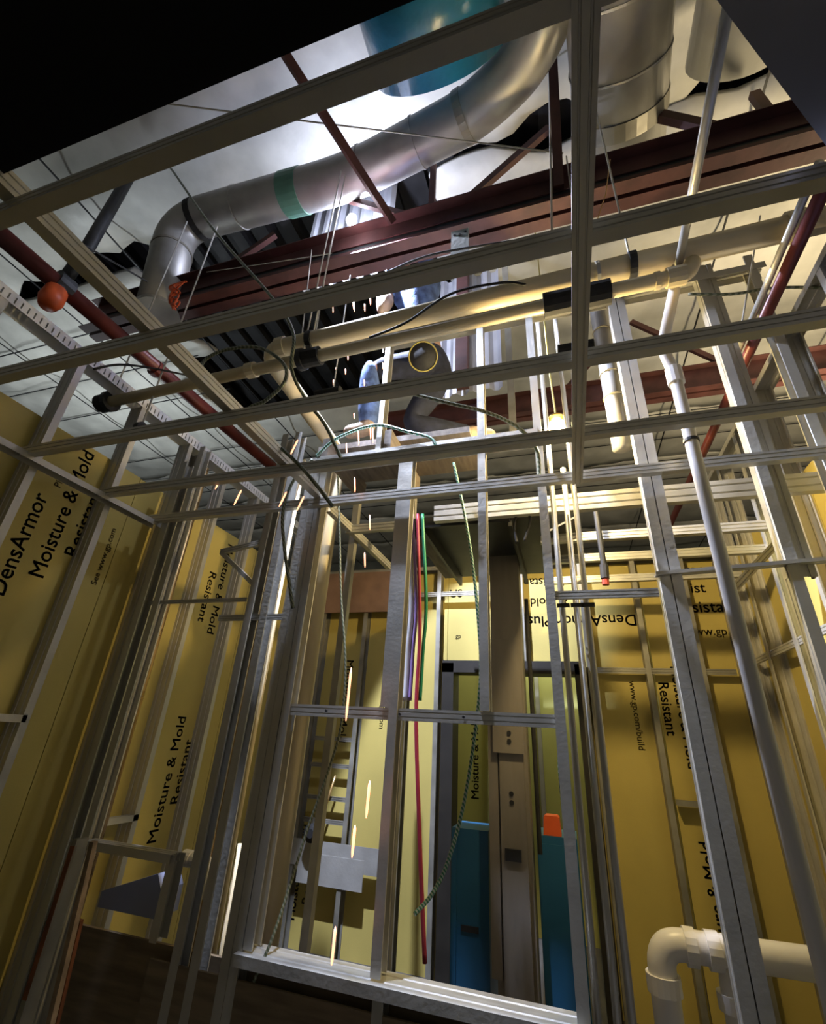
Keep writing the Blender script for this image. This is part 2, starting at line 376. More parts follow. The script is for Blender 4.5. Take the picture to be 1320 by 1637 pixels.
tb('DensArmor Plus', .12, .55, 2.32, 'f', pb[2]); tb('& Mold', .10, .06, 2.47, 'f', pb[2]); tb('Resistant', .10, .05, 2.64, 'f', pb[2])
tb('US', .10, -.92, 2.50, 'n', pb[2], INKG); tb('gp', .05, -.86, 2.15, 'n', pb[2], INKG)
tb('Armor', .12, .80, 2.62, 'n', pb[4]); tb('Moist', .11, .80, 2.48, 'n', pb[4]); tb('Resistant', .12, .80, 2.33, 'n', pb[4]); tb('www.gp.com', .08, .86, 2.165, 'n', pb[4], INKG)
tb('Moisture & Mold', .095, .715, 1.95, 'd', pb[4]); tb('Resistant', .095, .62, 1.84, 'd', pb[4]); tb('www.gp.com/build', .06, .43, 1.84, 'd', pb[3], INKG)
tb('Moisture & Mold', .095, .76, .25, 'u', pb[4])

door = empty('door_1', (-.4, YB, 0), 'dark steel door frame standing in the back wall behind the post', 'door frame', kind='structure')
G().box((-.93, YB-.06, 0), (-.84, yb+.05, 1.93)).build('jamb', FRAME, door)
G().box((.06, YB-.06, 0), (.14, yb+.05, 1.93)).build('jamb', FRAME, door)
G().box((-.93, YB-.06, 1.86), (.14, yb+.05, 1.95)).build('head_rail', FRAME, door)
# small lobby seen through the opening
wlob = empty('wall_lobby', (-.4, 4.9, 0), 'greenish boards seen through the dark door frame', 'wall', kind='structure')
lp = [panel(wlob, (-1.6, 4.9, 0), (-.5, 4.916, 2.6), BOARDG), panel(wlob, (-.49, 4.9, 0), (.36, 4.916, 2.6), BOARDG), panel(wlob, (.37, 4.9, 0), (1.2, 4.916, 2.6), BOARDG)]
for x in (-.72, -.30, .30): stud(wlob, 'y', x, 4.81, 0, 2.6, .09)
tb('Moisture & Mold', .115, .155, .74, 'u', lp[1], y=4.9); tb('Moisture & Mold', .115, .17, .55, 'd', lp[1], y=4.9)
tb('Moisture & Mold', .10, -.86, .9, 'u', lp[0], y=4.9)

# ---------------------------------------------------------------- right wall
wr = empty('wall_right', (XR, 2.9, 0), 'right stud wall backed with yellow gypsum boards', 'wall', kind='structure')
pr_ = [panel(wr, (XR+.09, y0, 0), (XR+.106, y1, 2.73)) for y0, y1 in ((1.3, 2.516), (2.52, 3.736), (3.74, 3.86))]
for y in (1.75, 2.16, 2.56, 2.97, 3.37, 3.70): chan('stud', (XR+.045, y, 0), (XR+.045, y, 3.3), XV, -YV, wr, wd=.09)
chan('top_track', (XR+.045, 1.3, 3.3), (XR+.045, 3.8, 3.3), XV, -ZV, wr, wd=.094, fl=.035, lip=0)
chan('bridging', (XR+.01, 2.0, 1.95), (XR+.01, 3.7, 1.95), ZV, XV, wr, wd=.04, fl=.014, lip=0)
text('www.gp.com', .06, (XR+.09-e, 2.75, 1.7), -ZV, -YV, INKG, pr_[1])
text('Armor', .11, (XR+.09-e, 3.15, 2.65), -ZV, -YV, INK, pr_[1])

# ---------------------------------------------------------------- stud partition in front
wf = empty('wall_partition', (-.5, YW, 0), 'open metal stud partition with header and window sill facing the viewer', 'stud wall', kind='structure')
def st(x, z0, z1, flip=1, wd=.064, fl=.038): return chan('stud', (x, YW+wd/2, z0), (x, YW+wd/2, z1), YV, XV*flip, wf, wd=wd, fl=fl)
for x, z0, z1, fl in ((-2.24, 0, 2.9, 1), (-2.13, 0, 3.0, 1), (-1.52, 0, 3.0, 1), (-1.43, 0, 3.0, 1), (-1.30, 0, 2.80, 1), (-1.26, 0, 2.79, 1), (-1.218, .66, 2.76, 1),
                  (-.715, .66, 2.76, 1), (-.335, 1.50, 3.62, 1), (-.055, 0, 3.62, 1), (.383, 0, 3.62, 1), (.425, 0, 3.62, 1), (.815, 0, 3.75, 1), (1.08, 0, 3.7, -1)): st(x, z0, z1, fl)
st(-.70, 0, .62, 1); st(-.715, 1.5, 2.76, -1)
st(-.90, 2.80, 3.62, 1, .064, .03)
chan('stud', (.86, YW+.02, 2.0), (.86, YW+.02, 3.72), XV, YV, wf, wd=.092, fl=.035)
chan('sill_track', (-1.235, YW+.03, .655), (-.035, YW+.03, .655), YV, -ZV, wf, wd=.12, fl=.035, lip=0)
chan('mid_rail', (-1.225, YW+.016, 1.475), (-.715, YW+.016, 1.475), ZV, YV, wf, wd=.046, fl=.03, lip=0)
chan('mid_rail', (-.705, YW+.008, 1.475), (-.055, YW+.008, 1.475), ZV, YV, wf, wd=.046, fl=.03, lip=0)
chan('head_track', (-1.235, YW+.032, 2.80), (-.035, YW+.032, 2.80), YV, -ZV, wf, wd=.07, fl=.07, lip=0)
chan('upper_track', (-.95, YW+.032, 3.63), (1.12, YW+.032, 3.63), YV, -ZV, wf, wd=.07, fl=.04, lip=0)
chan('bridging', (-.02, YW+.005, 1.955), (.372, YW+.005, 1.955), ZV, YV, wf, wd=.034, fl=.014, lip=0)
chan('bridging', (-1.70, YW+.03, 1.895), (-1.245, YW+.03, 1.895), ZV, YV, wf, wd=.03, fl=.014, lip=0)
chan('bridging', (-2.2, YW+.03, 1.99), (-1.55, YW+.03, 1.99), ZV, YV, wf, wd=.02, fl=.014, lip=0)
chan('bridging', (.37, YW+.01, 2.02), (1.15, YW+.01, 2.06), YV, ZV, wf, wd=.04, fl=.014, lip=0)
chan('bench_track', (-2.10, YW+.016, .905), (-1.62, YW+.016, .905), YV, -ZV, wf, wd=.06, fl=.032, lip=0)
chan('cripple_stud', (-1.64, YW+.03, .62), (-1.64, YW+.03, .90), YV, XV, wf, wd=.06, fl=.035, lip=0)
chan('brace', (-1.86, YW+.1, 2.30), (-1.50, YW+.1, 2.03), ZV, YV, wf, wd=.03, fl=.02, lip=0)
chan('brace', (-1.86, YW+.1, 2.30), (-1.48, YW+.1, 2.36), ZV, YV, wf, wd=.03, fl=.02, lip=0)
chan('brace', (.62, YW+.1, 1.95), (1.02, YW+.35, 2.33), ZV, YV, wf, wd=.045, fl=.02, lip=0, m=GALVD)
G().box((-2.22, YW+.075, .01), (-.06, YW+.09, .595)).build('knee_panel', PLYB, wf)
G().box((-1.62, YW+.001, .01), (-.05, YW+.012, .575)).build('knee_panel', PLYB, wf)
for x, z in ((-.665, 1.475), (-.40, 1.475), (-1.0, 1.475)):
    G().tube([(x, YW+.006, z), (x, YW-.004, z)], .005, 8).build('screw', BLACKS, wf)

# ---------------------------------------------------------------- open ceiling framing
cf = empty('ceiling_framing', (-.5, 1.2, HC), 'open grid of light steel ceiling joists above the room', 'ceiling frame')
for y in (.367, .779, 1.184, 1.591, 1.925):
    chan('joist', (XL, y-.034, HC+.023), (XR, y-.034, HC+.023), ZV, YV, cf, wd=.046, fl=.034)
for k, y in enumerate((2.235, 2.645, 3.0, 3.45)):
    wd = .092 if k == 0 else .05
    chan('joist', (-.62 if k == 0 else -.08, y-.04, HC+wd/2), (XR, y-.04, HC+wd/2), ZV, YV, cf, wd=wd, fl=.038)
chan('runner', (-1.158, -.4, HC+.075), (-1.158, 1.96, HC+.075), ZV, -XV, cf, wd=.055, fl=.04)
chan('runner', (.118, -.4, HC-.004), (.118, 1.93, HC-.004), XV, ZV, cf, wd=.045, fl=.003, lip=0)
chan('runner', (-1.16, 2.02, HC+.05), (-1.16, 3.0, HC+.05), ZV, -XV, cf, wd=.05, fl=.03)
chan('runner', (-1.2, 2.3, HC+.045), (-.66, 2.3, HC+.045), ZV, YV, cf, wd=.05, fl=.03)
# dark boards already laid over the joists
g = G()
g.prism([(-2.4, -1.6), (XR, -1.6), (XR, .296), (-2.4, .296)], (0, 0, 2.53), (0, 0, 2.545), XV, YV).build('ceiling_board', DARKP, label='black board covering the ceiling joists at upper left', cat='ceiling board')
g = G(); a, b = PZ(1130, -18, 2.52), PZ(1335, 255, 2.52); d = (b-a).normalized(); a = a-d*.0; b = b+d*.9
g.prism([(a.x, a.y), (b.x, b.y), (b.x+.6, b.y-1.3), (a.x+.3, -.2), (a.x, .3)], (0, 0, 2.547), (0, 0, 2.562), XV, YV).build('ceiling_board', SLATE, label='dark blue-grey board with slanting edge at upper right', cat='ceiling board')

# ================================================================== STEEL
def girder(y, zb, x0, x1, label, webs, h=.30):
    o = empty('roof_girder', ((x0+x1)/2, y, zb), label, 'steel girder')
    for s in (-1, 1):
        prof = [(0, 0), (.07, 0), (.07, .008), (.008, .008), (.008, .13), (0, .13)]
        G().prism([(s*p, q) for p, q in prof], (x0, y+s*.012, zb), (x1, y+s*.012, zb), YV, ZV).build('chord_angle', RED, o)
        G().prism([(s*p, -q) for p, q in prof], (x0, y+s*.012, zb+h), (x1, y+s*.012, zb+h), YV, ZV).build('chord_angle', RED, o)
        G().prism([(s*p, -q) for p, q in prof], (x0, y+s*.012, 5.86), (x1, y+s*.012, 5.86), YV, ZV).build('top_chord_angle', RED, o)
    G().box((x0, y-.01, zb+.125), (x1, y+.01, zb+h-.125)).build('web_plate', BLACKS, o)
    for p0, p1, r in webs: G().bar(p0, p1, r, r*.7, (0, 1, 0)).build('web_member', RED, o)
    return o
zt = 4.42
girder(1.75, 4.12, -3.4, 1.9, 'red oxide roof girder crossing in front of the welder', [
    (PY(628, 356, 1.655), PZ(440, 62, 4.60), .045), (PY(740, 326, 1.75), PY(878, 205, 1.75), .05),
    (PY(690, 332, 1.75), PY(693, 262, 1.75), .04), (PY(650, 345, 1.78), PY(560, 320, 1.78), .045),
    (PY(893, 300, 1.70), PZ(880, 30, 5.45), .055), (PY(1170, 212, 1.75), PY(1030, 180, 1.75), .06), (PY(1235, 190, 1.75), PY(1205, 150, 1.75), .05),
    (PY(330, 450, 1.75), PY(440, 375, 1.75), .05)])
girder(3.92, 4.38, -1.7, 4.0, 'red oxide roof girder farther back above the work lamp', [
    ((.2, 3.92, 4.6), (.9, 3.92, 5.4), .05), ((1.7, 3.92, 4.6), (.95, 3.92, 5.4), .05)], h=.26)
# gusset plate hanging from the girder
g = G(); a = PY(735, 385, 1.62); g.box((a.x-.05, 1.615, a.z-.24), (a.x+.05, 1.625, a.z+.09))
o = g.build('gusset_plate', GALV, label='small galvanised plate with bolt holes on the red girder', cat='bracket')
for dx, dz in ((-.03, .05), (0, .045), (.03, .06)): G().tube([(a.x+dx, 1.616, a.z+dz), (a.x+dx, 1.611, a.z+dz)], .008, 8).build('bolt_hole', BLACKS, o)
# corrugated sheet and red post behind the welder
x0, x1 = -.86, -.30; g = G(); prof = []
n = 16
for i in range(n+1):
    x = x0+(x1-x0)*i/n; prof.append((x, .02*(1 if (i//2) % 2 else -1)))
prof2 = prof+[(x, y+.002) for x, y in reversed(prof)]
g.prism(prof2, (0, 3.0, 4.0), (0, 3.0, 5.45), XV, YV)
g.build('corrugated_sheet', CORR, label='pale corrugated metal sheet lit blue-white behind the welder', cat='metal sheet')
prof = []
x0, x1, n = -1.86, -1.08, 26
for i in range(n+1):
    x = x0+(x1-x0)*i/n; prof.append((x, .018*(1 if (i//2) % 2 else -1)))
G().prism(prof+[(x, y+.002) for x, y in reversed(prof)], (0, 2.20, 4.66), (0, 2.20, 5.92), XV, YV).build('corrugated_sheet', CORR, label='upper corrugated metal sheet glaring white beside the welding arc', cat='metal sheet')
G().bar((-.62, 2.9, 4.0), (-.62, 2.9, 5.5), .10, .10, (0, 1, 0)).build('red_post', RED, label='red oxide steel post beside the corrugated sheet', cat='post')
G().bar((-.22, 2.8, 3.4), (-.22, 2.8, 5.5), .05, .05, (0, 1, 0)).build('slim_post', GALVD, label='slim grey post right of the red post', cat='post')

# ================================================================== DUCTS
def duct(name, label, pts, r, m=DUCT, bands=(), n=24, br=.3, cat='duct'):
    o = empty(name, pts[0], label, cat)
    path = bend(pts, br, 8)
    G().tube(path, r, n).build('duct_body', m, o, smooth=True)
    L = [0]
    for i in range(1, len(path)): L.append(L[-1]+(path[i]-path[i-1]).length)
    for f, wdt, mm in bands:
        s = f*L[-1]
        for i in range(1, len(path)):
            if L[i] >= s:
                t = (s-L[i-1])/(L[i]-L[i-1]); c = path[i-1].lerp(path[i], t); ring(G(), c, path[i]-path[i-1], r, wdt, .006, n).build('joint_band', mm, o, smooth=False); break
    return o
p = [Vector((-2.80, 1.98, 4.55)), Vector((-2.72, 1.78, 4.98)), PZ(560, 285, 4.98), PZ(760, 180, 4.98), PZ(850, 90, 4.98), PZ(900, -60, 4.98)]
p[0] = PY(252, 500, 1.72); p[1] = PY(285, 358, 1.66)
duct('round_duct', 'silver round duct with an elbow under the roof insulation', p, .15, bands=[(.0, .03, DUCT), (.155, .02, GALVD), (.26, .05, BLACKR), (.48, .16, TEAL), (.62, .012, DUCT), (.80, .05, GALVD), (.72, .012, DUCT), (.36, .012, DUCT)])
# large ducts overhead running towards the viewer
x = -.30
o = duct('large_round_duct', 'large silver duct overhead with blue film over its end', [(-.41, -1.2, 5.02), (-.41, 1.18, 5.02)], .385, bands=[(.28, .02, DUCT), (.55, .02, DUCT)], n=32)
g = G(); g.tube([(-.41, .62, 5.02), (-.41, 1.21, 5.02)], [.395, .395], 32); g.build('blue_film', BLUEF, o, smooth=True)
duct('silver_main_duct', 'big silver duct with seams overhead beside the right runner', [(.36, -1.2, 4.95), (.62, 1.95, 4.95)], .27, bands=[(f, .012, DUCT) for f in (.35, .45, .55, .65, .75, .85)]+[(.93, .1, GALVD)], n=28)
duct('insulated_duct', 'insulated duct wrapped in pale facing at upper right', [(1.22, -1.0, 5.05), (1.22, 1.7, 5.05)], .24, m=VINYL, n=24)
a = PY(953, 480, 2.25); b = PY(985, 662, 2.25)
duct('spiral_duct', 'slim spiral silver duct dropping beside the bright stud right of the lamp', [a, b, b+(b-a)*.25], .05, n=20, bands=[(f, .006, GALVD) for f in (.25, .4, .55, .7)], br=.02)

# ================================================================== PIPES
def pipe(name, label, pts, r, m, cat='pipe', br=.05, n=14, fits=(), group=None):
    o = empty(name, pts[-1] if Vector(pts[-1]).z < Vector(pts[0]).z else pts[0], label, cat, group)
    G().tube(bend(pts, br), r, n).build('pipe_body', m, o, smooth=True)
    for kind, c, ax, ln, rr, mm in fits: ring(G(), c, ax, r, ln, rr-r, n).build(kind, mm, o)
    return o
Y1 = 1.55
A, B = PY(425, 563, Y1), PY(1345, 345, Y1); ax = (B-A).normalized()
def hang(o, c, r, top=4.80, thick=.012):
    """clevis hanger with a threaded rod"""
    c = Vector(c); ring(G(), c, XV, r, .03, .006, 18).build('hanger_band', BLACKS, o)
    G().tube([c+ZV*(r), Vector((c.x, c.y, top))], .005, 6).build('hanger_rod', GALV, o)
A2 = A+Vector((0, .95, -.06))
o = pipe('drain_pipe', 'thick cream plastic drain pipe, uppermost of the three crossing the ceiling', [B, A, A2, Vector((A2.x, A2.y, .1))], .052, PVC, br=.12, fits=[
    ('coupling', PY(1268, 363, Y1), ax, .06, .064, PVC), ('coupling', PY(452, 557, Y1), ax, .05, .062, PVC), ('coupling', PY(955, 438, Y1), ax, .015, .056, GALV)])
hang(o, PY(498, 547, Y1), .055); hang(o, PY(1010, 425, Y1), .055, 4.69)
C2, D2 = PY(165, 645, Y1-.03), PY(1100, 438, Y1-.03); ax2 = (D2-C2).normalized(); E2 = PY(1105, 415, Y1)
o = pipe('vent_pipe', 'cream plastic pipe with black foam sleeve, middle of the three', [C2, D2, E2+Vector((.0, .0, -.02))], .032, PVC, br=.06, fits=[
    ('coupling', PY(1080, 442, Y1-.03), ax2, .07, .042, PVC), ('foam_sleeve', PY(921, 478, Y1-.03), ax2, .275, .055, BLACKR), ('foam_sleeve', PY(495, 572, Y1-.03), ax2, .12, .048, BLACKR),
    ('foam_sleeve', PY(167, 644, Y1-.03), ax2, .07, .052, BLACKR), ('coupling', PY(1050, 449, Y1-.03), ax2, .02, .037, PVC), ('coupling', PY(402, 592, Y1-.03), ax2, .05, .042, PVC)])
hang(o, PY(482, 575, Y1-.03), .05); hang(o, PY(176, 642, Y1-.03), .055)
C3, D3 = PY(215, 692, Y1-.03), PY(1155, 528, Y1-.03); ax3 = (D3-C3).normalized()
o = pipe('water_pipe', 'thin cream water pipe with black foam sleeves, lowest of the three', [C3, D3], .015, PVC, fits=[
    ('foam_sleeve', PY(525, 630, Y1-.03), ax3, .13, .028, BLACKR), ('foam_sleeve', PY(920, 557, Y1-.03), ax3, .14, .026, BLACKR), ('foam_sleeve', PY(225, 690, Y1-.03), ax3, .30, .03, BLACKR)])
hang(o, PY(225, 685, Y1-.03), .03, 4.6)
# galvanised pipe along Y into the vent fitting, then down as white pipe
a, b = PZ(1168, -10, 3.22), PZ(1082, 436, 3.22)
pipe('steel_conduit', 'shiny steel conduit running overhead to the cream pipe fitting', [a, b], .016, GALV, fits=[('coupling', PZ(1082, 436, 3.22), (b-a), .05, .03, PVC)])
xw, yw = .545, 1.75
pipe('white_riser_pipe', 'tall white plastic riser pipe on the right side', [PY(1078, 462, 1.62), Vector((xw-.03, yw-.03, 2.97)), Vector((xw, yw, 2.86)), Vector((xw, yw, .02))], .024, PVCW, br=.06, fits=[
    ('coupling', (xw, yw, 2.83), ZV, .08, .033, PVCW), ('coupling', (xw, yw, 2.50), ZV, .012, .029, BLACKS)])
# sprinkler mains
a, b = PX(-20, 358, -2.9), PX(470, 775, -2.9)
o = pipe('sprinkler_main', 'dark red sprinkler main with orange capped outlet at far left', [a, b], .055, PIPE_RED, fits=[('grooved_coupling', PX(100, 455, -2.9), b-a, .10, .07, BLACKS), ('grooved_coupling', PX(250, 590, -2.9), b-a, .05, .066, PIPE_RED)])
c = PX(100, 452, -2.9); q = PX(82, 478, -2.86)
G().tube([c, c.lerp(q, .6)], .04, 12).build('outlet_neck', BLACKS, o); G().tube([c.lerp(q, .55), q+(q-c)*.05, q+(q-c)*.35], [.062, .068, .05], 16).build('outlet_cap', ORANGE, o, smooth=True)
G().tube([c, PX(135, 405, -2.8), PZ(205, 285, 5.3)], .04, 12).build('branch_pipe', BLACKS, o, smooth=True)
a, b = PZ(1335, 262, 3.16), PZ(1062, 858, 3.16)
pipe('sprinkler_line', 'dark red sprinkler pipe slanting past the right wall studs', [a, b], .024, PIPE_RED)
pipe('bright_conduit', 'bright steel conduit clipped beside the red sprinkler pipe', [a+Vector((-.035, 0, .03)), a.lerp(b, .33)+Vector((-.035, 0, .03))], .014, GALV)
o = empty('sprinkler_drop', PY(968, 932, 2.5), 'black sprinkler drop pipe with red capped head over the back room', 'sprinkler')
x = PY(966, 860, 2.5); G().tube([PY(952, 815, 2.5), PY(965, 905, 2.5)], .015, 10).build('drop_pipe', BLACKS, o)
G().tube([PY(965, 903, 2.5), PY(967, 925, 2.5)], .022, 10).build('fitting', BLACKR, o); G().tube([PY(967, 922, 2.5), PY(968, 935, 2.5)], .018, 10).build('red_cap', REDB, o)
# vertical conduits beside the right opening
for x, lb in ((.012, 'leftmost of three upright steel conduits strapped to the partition brace'), (.068, 'middle one of three upright steel conduits strapped to the partition brace'), (.112, 'rightmost and brightest of three upright steel conduits at the partition')):
    o = pipe('upright_conduit', lb, [Vector((x, 2.06, 3.9 if x != .068 else 2.62)), Vector((x-.01, 2.06, .05))], .0125, GALV, 'conduit', group='upright conduits')
    G().box((x-.026, 2.03, 1.925), (x+.026, 2.045, 1.94)).build('strap', BLACKS, o)
# slim risers left in the partition
for px0, m, lb in ((413, COPPER, 'copper tinted riser pipe, left of the pair inside the partition'), (437, PVC, 'cream riser pipe, right of the pair inside the partition')):
    q = PY(px0, 1000, 2.1); pipe('riser_pipe', lb, [Vector((q.x, 2.1, 2.9)), Vector((q.x, 2.1, .1))], .013, m, 'pipe')
q = PY(262, 1000, 2.12); pipe('corner_riser_pipe', 'pinkish copper riser pipe near the left corner', [Vector((q.x-.02, 2.12, 2.95)), Vector((q.x-.02, 2.12, .1))], .016, COPPER)
# white drain assembly lower right
yd = 2.3
o = empty('white_drain_assembly', PY(1030, 1637, yd), 'thick white plastic drain with elbow and tee at lower right', 'drain pipe')
P0, P1, P2 = PY(1052, 1640, yd), PY(1052, 1505, yd), PY(1345, 1525, yd)
P0 = Vector((P1.x, yd, .05))
zc = P1.z; T = Vector((PY(1162, 1508, yd).x, yd, zc))
P2 = Vector((P2.x, yd, zc+.01))
G().tube(bend([P0, Vector((P1.x, yd, zc)), P2], .075, 10), .046, 18).build('pipe_body', PVCW, o, smooth=True)
ring(G(), Vector((P1.x, yd, zc-.11)), ZV, .046, .05, .009, 18).build('hub', PVCW, o); ring(G(), Vector((P1.x+.10, yd, zc)), XV, .046, .035, .009, 18).build('hub', PVCW, o)
ring(G(), Vector((P1.x+.17, yd, zc)), XV, .046, .04, .009, 18).build('hub', PVCW, o); ring(G(), Vector((T.x+.07, yd, zc)), XV, .046, .03, .009, 18).build('hub', PVCW, o)
G().tube(bend([T+XV*.06, Vector((T.x-.01, yd, zc-.05)), Vector((T.x-.015, yd, .05))], .05, 8), .036, 16).build('tee_branch', PVCW, o, smooth=True)
ring(G(), Vector((T.x-.015, yd, zc-.125)), ZV, .036, .045, .009, 16).build('hub', PVCW, o)
# small white fitting lower left
q = PY(300, 1372, 2.05)
o = empty('white_trap_fitting', (q.x, q.y, q.z-.09), 'small white plastic trap fitting in the lower left partition', 'pipe fitting')
G().tube(bend([q+XV*-.03, q+XV*.12, q+XV*.12-ZV*.12], .04), .024, 14).build('elbow', PVCW, o, smooth=True)
ring(G(), q+XV*.0, XV, .024, .04, .007, 14).build('collar', PVCW, o); ring(G(), q+XV*.05, XV, .024, .03, .008, 14).build('collar', PVCW, o)
# bundle of cream tubes under the fitting
for k, px0 in enumerate((326, 346, 366)):
    q = PY(px0, 1450, 2.14); pipe('stub_tube', ('leftmost', 'middle', 'rightmost')[k]+' slim cream tube in the lower left partition', [Vector((q.x, 2.14, .93)), Vector((q.x, 2.14, .08))], .011, PVC, 'tube', group='cream stub tubes')
# copper pair on the back wall with a black valve
for k, (pa, pb2) in enumerate((((528, 1170), (508, 1310)), ((536, 1240), (508, 1328)))):
    pipe('copper_stub', ('taller', 'shorter')[k]+' thin copper tube on the back wall behind the partition', [PY(*pa, 3.755), PY(*pb2, 3.755)], .009, COPPER, 'tube')
q = PY(497, 1332, 3.68); G().tube([q+YV*.05, q, q-YV*.02], [.06, .062, .03], 18).build('black_knob', BLACKR, label='round black valve knob on the back wall', cat='valve')

# hanger rods and ceiling wires
for k, (px0, py0, px1, py1, yy) in enumerate(((528, 392, 500, 560, 1.66), (560, 440, 530, 640, 1.62), (498, 400, 482, 540, 1.60), (876, 40, 882, 375, 1.62), (905, 250, 925, 400, 1.66), (1215, 345, 1185, 520, 1.9))):
    lb = ('steel rod hanging left of the falling sparks', 'steel rod hanging among the falling sparks', 'leftmost thin rod hanging from the red girder', 'long thin rod hanging beside the red upright', 'short bright rod at the right runner', 'thin rod hanging in front of the right studs')[k]
    G().tube([PY(px0, py0, yy), PY(px1, py1, yy)], .004 if k != 3 else .006, 6).build('threaded_rod', GALV, label=lb, cat='rod')
G().tube([PY(330, 435, 1.6), PY(400, 425, 1.6), PY(530, 405, 1.6)], .003, 6).build('tie_wire', GALV, label='thin pale tie wire stretched in front of the red girder', cat='wire')
G().tube([PY(975, 255, 1.6), PY(968, 310, 1.6), PY(955, 350, 1.6)], .003, 6).build('tie_wire', COPPER, label='short bent tie wire in front of the girder right of the runner', cat='wire')
G().tube([PX(100, 372, -2.6), PX(235, 450, -2.6)], .006, 6).build('sway_wire', BLACKS, label='thin dark brace wire at upper left', cat='wire')
G().tube([PZ(260, 165, 4.6), PZ(900, 245, 4.6)], .005, 6).build('sway_wire', GALVD, label='thin grey wire spanning below the silver duct', cat='wire')

# ================================================================== CABLES
def cable(label, pts, r=.009, m=CABLE, name='armoured_cable', cat='cable'):
    return G().tube(spline(pts, 8), r, 8).build(name, m, smooth=True, label=label, cat=cat)
cable('long green cable drooping from the roof insulation down to the left stud', [PY(215, 195, 1.43), PY(270, 265, 1.43), PY(340, 365, 1.43), PY(430, 470, 1.43), PY(468, 530, 1.43), PY(466, 590, 1.43), PY(490, 640, 1.55), PY(520, 680, 1.6), PY(548, 740, 1.65)])
cable('green cable looping around the pipes left of the welder', [PY(388, 665, 1.45), PY(335, 625, 1.45), PY(322, 585, 1.45), PY(352, 562, 1.45), PY(410, 555, 1.45), PY(452, 580, 1.45), PY(455, 610, 1.45), PY(425, 640, 1.45), PY(398, 655, 1.45), PY(420, 690, 1.48), PY(480, 745, 1.52), PY(532, 810, 1.6)])
cable('green cable hanging from the joist to the left king stud', [PY(500, 735, 1.88), PY(468, 770, 1.88), PY(452, 820, 1.88), PY(455, 880, 1.90), PY(462, 930, 1.93), PY(468, 972, 1.935)])
cable('pale green cable arching over the header track below the welder', [PY(505, 730, 1.925), PY(540, 700, 1.925), PY(600, 680, 1.925), PY(650, 690, 1.925), PY(690, 702, 1.925), PY(700, 730, 1.925)], m=CABLEG)
cable('dark cable running across to the right stud under the joists', [PY(660, 630, 1.70), PY(720, 645, 1.72), PY(780, 660, 1.76), PY(830, 685, 1.84), PY(858, 720, 1.90), PY(862, 760, 1.92)])
cable('black cable draped along the thick cream pipe', [PY(590, 540, 1.48), PY(650, 515, 1.48), PY(720, 470, 1.48), PY(800, 452, 1.48), PY(840, 455, 1.48)], .006, BLACKR)
cable('black cable strung over the second ceiling joist', [PY(600, 445, 1.52), PY(680, 410, 1.52), PY(800, 388, 1.52), PY(900, 375, 1.52)], .006, BLACKR)
cable('thin dark green cable crossing the right studs', [PY(1100, 470, 1.85), PY(1170, 470, 1.85), PY(1240, 460, 1.85), PY(1330, 460, 1.85)], .007)
cable('bright green armoured cable hanging by the centre stud', [PY(725, 740, 2.1), PY(742, 820, 2.1), PY(755, 900, 2.1), PY(765, 1000, 2.1), PY(768, 1080, 2.1), PY(758, 1180, 2.12), PY(740, 1290, 2.15), PY(715, 1380, 2.15), PY(690, 1430, 2.12), PY(662, 1462, 2.08)], .0075, CABLEG)
cable('green armoured cable hanging in the left window bay', [PY(540, 760, 2.12), PY(543, 860, 2.12), PY(545, 950, 2.12), PY(552, 1060, 2.12), PY(545, 1160, 2.12), PY(522, 1240, 2.12), PY(490, 1330, 2.1), PY(462, 1420, 2.05), PY(435, 1500, 1.98), PY(405, 1570, 1.93)], .006)
cable('green armoured cable along the right jamb stud', [PY(880, 950, 2.0), PY(890, 1050, 2.0), PY(893, 1150, 2.02), PY(897, 1260, 2.02), PY(925, 1480, 2.02), PY(940, 1637, 2.02)], .007, CABLEG)
cable('black loop of cord on the hood', [PY(826, 868, 2.23), PY(822, 835, 2.23), PY(835, 812, 2.23), PY(847, 830, 2.23), PY(838, 865, 2.23)], .007, BLACKR)
for k, (px0, m, nm) in enumerate(((657, WHITEC, 'white'), (665, PURC, 'violet'), (671, REDC, 'red'), (681, GRNC, 'green'))):
    cable(nm+' cable of the bundle hanging behind the centre stud', [PY(px0-6, 822, 2.20), PY(px0, 960, 2.20), PY(px0-5, 1040, 2.20), PY(px0-10, 1120, 2.20)] if k != 2 else [PY(px0-4, 822, 2.185), PY(px0, 1000, 2.185), PY(px0-6, 1140, 2.185), PY(px0, 1350, 2.185), PY(px0+8, 1540, 2.185)], .009 if k else .013, m, 'hanging_cable')
# orange bundle by the duct elbow
o = empty('orange_cable_bundle', PY(285, 490, 1.5), 'tangled orange cable bundle hanging under the duct elbow', 'cable bundle')
for k in range(7):
    pts = [PY(278+random.uniform(-8, 10), 492-j*9+random.uniform(-4, 4), 1.5+random.uniform(-.03, .03)) for j in range(5)]
    pts.append(PY(296+random.uniform(-3, 3), 450, 1.5)); G().tube(spline(pts, 4), .006, 6).build('orange_strand', ORANGE, o, smooth=True)
cable('black cable sagging across the slotted track', [PX(150, 590, -2.1), PX(190, 583, -2.1), PX(240, 588, -2.1), PX(300, 600, -2.1)], .006, BLACKR)

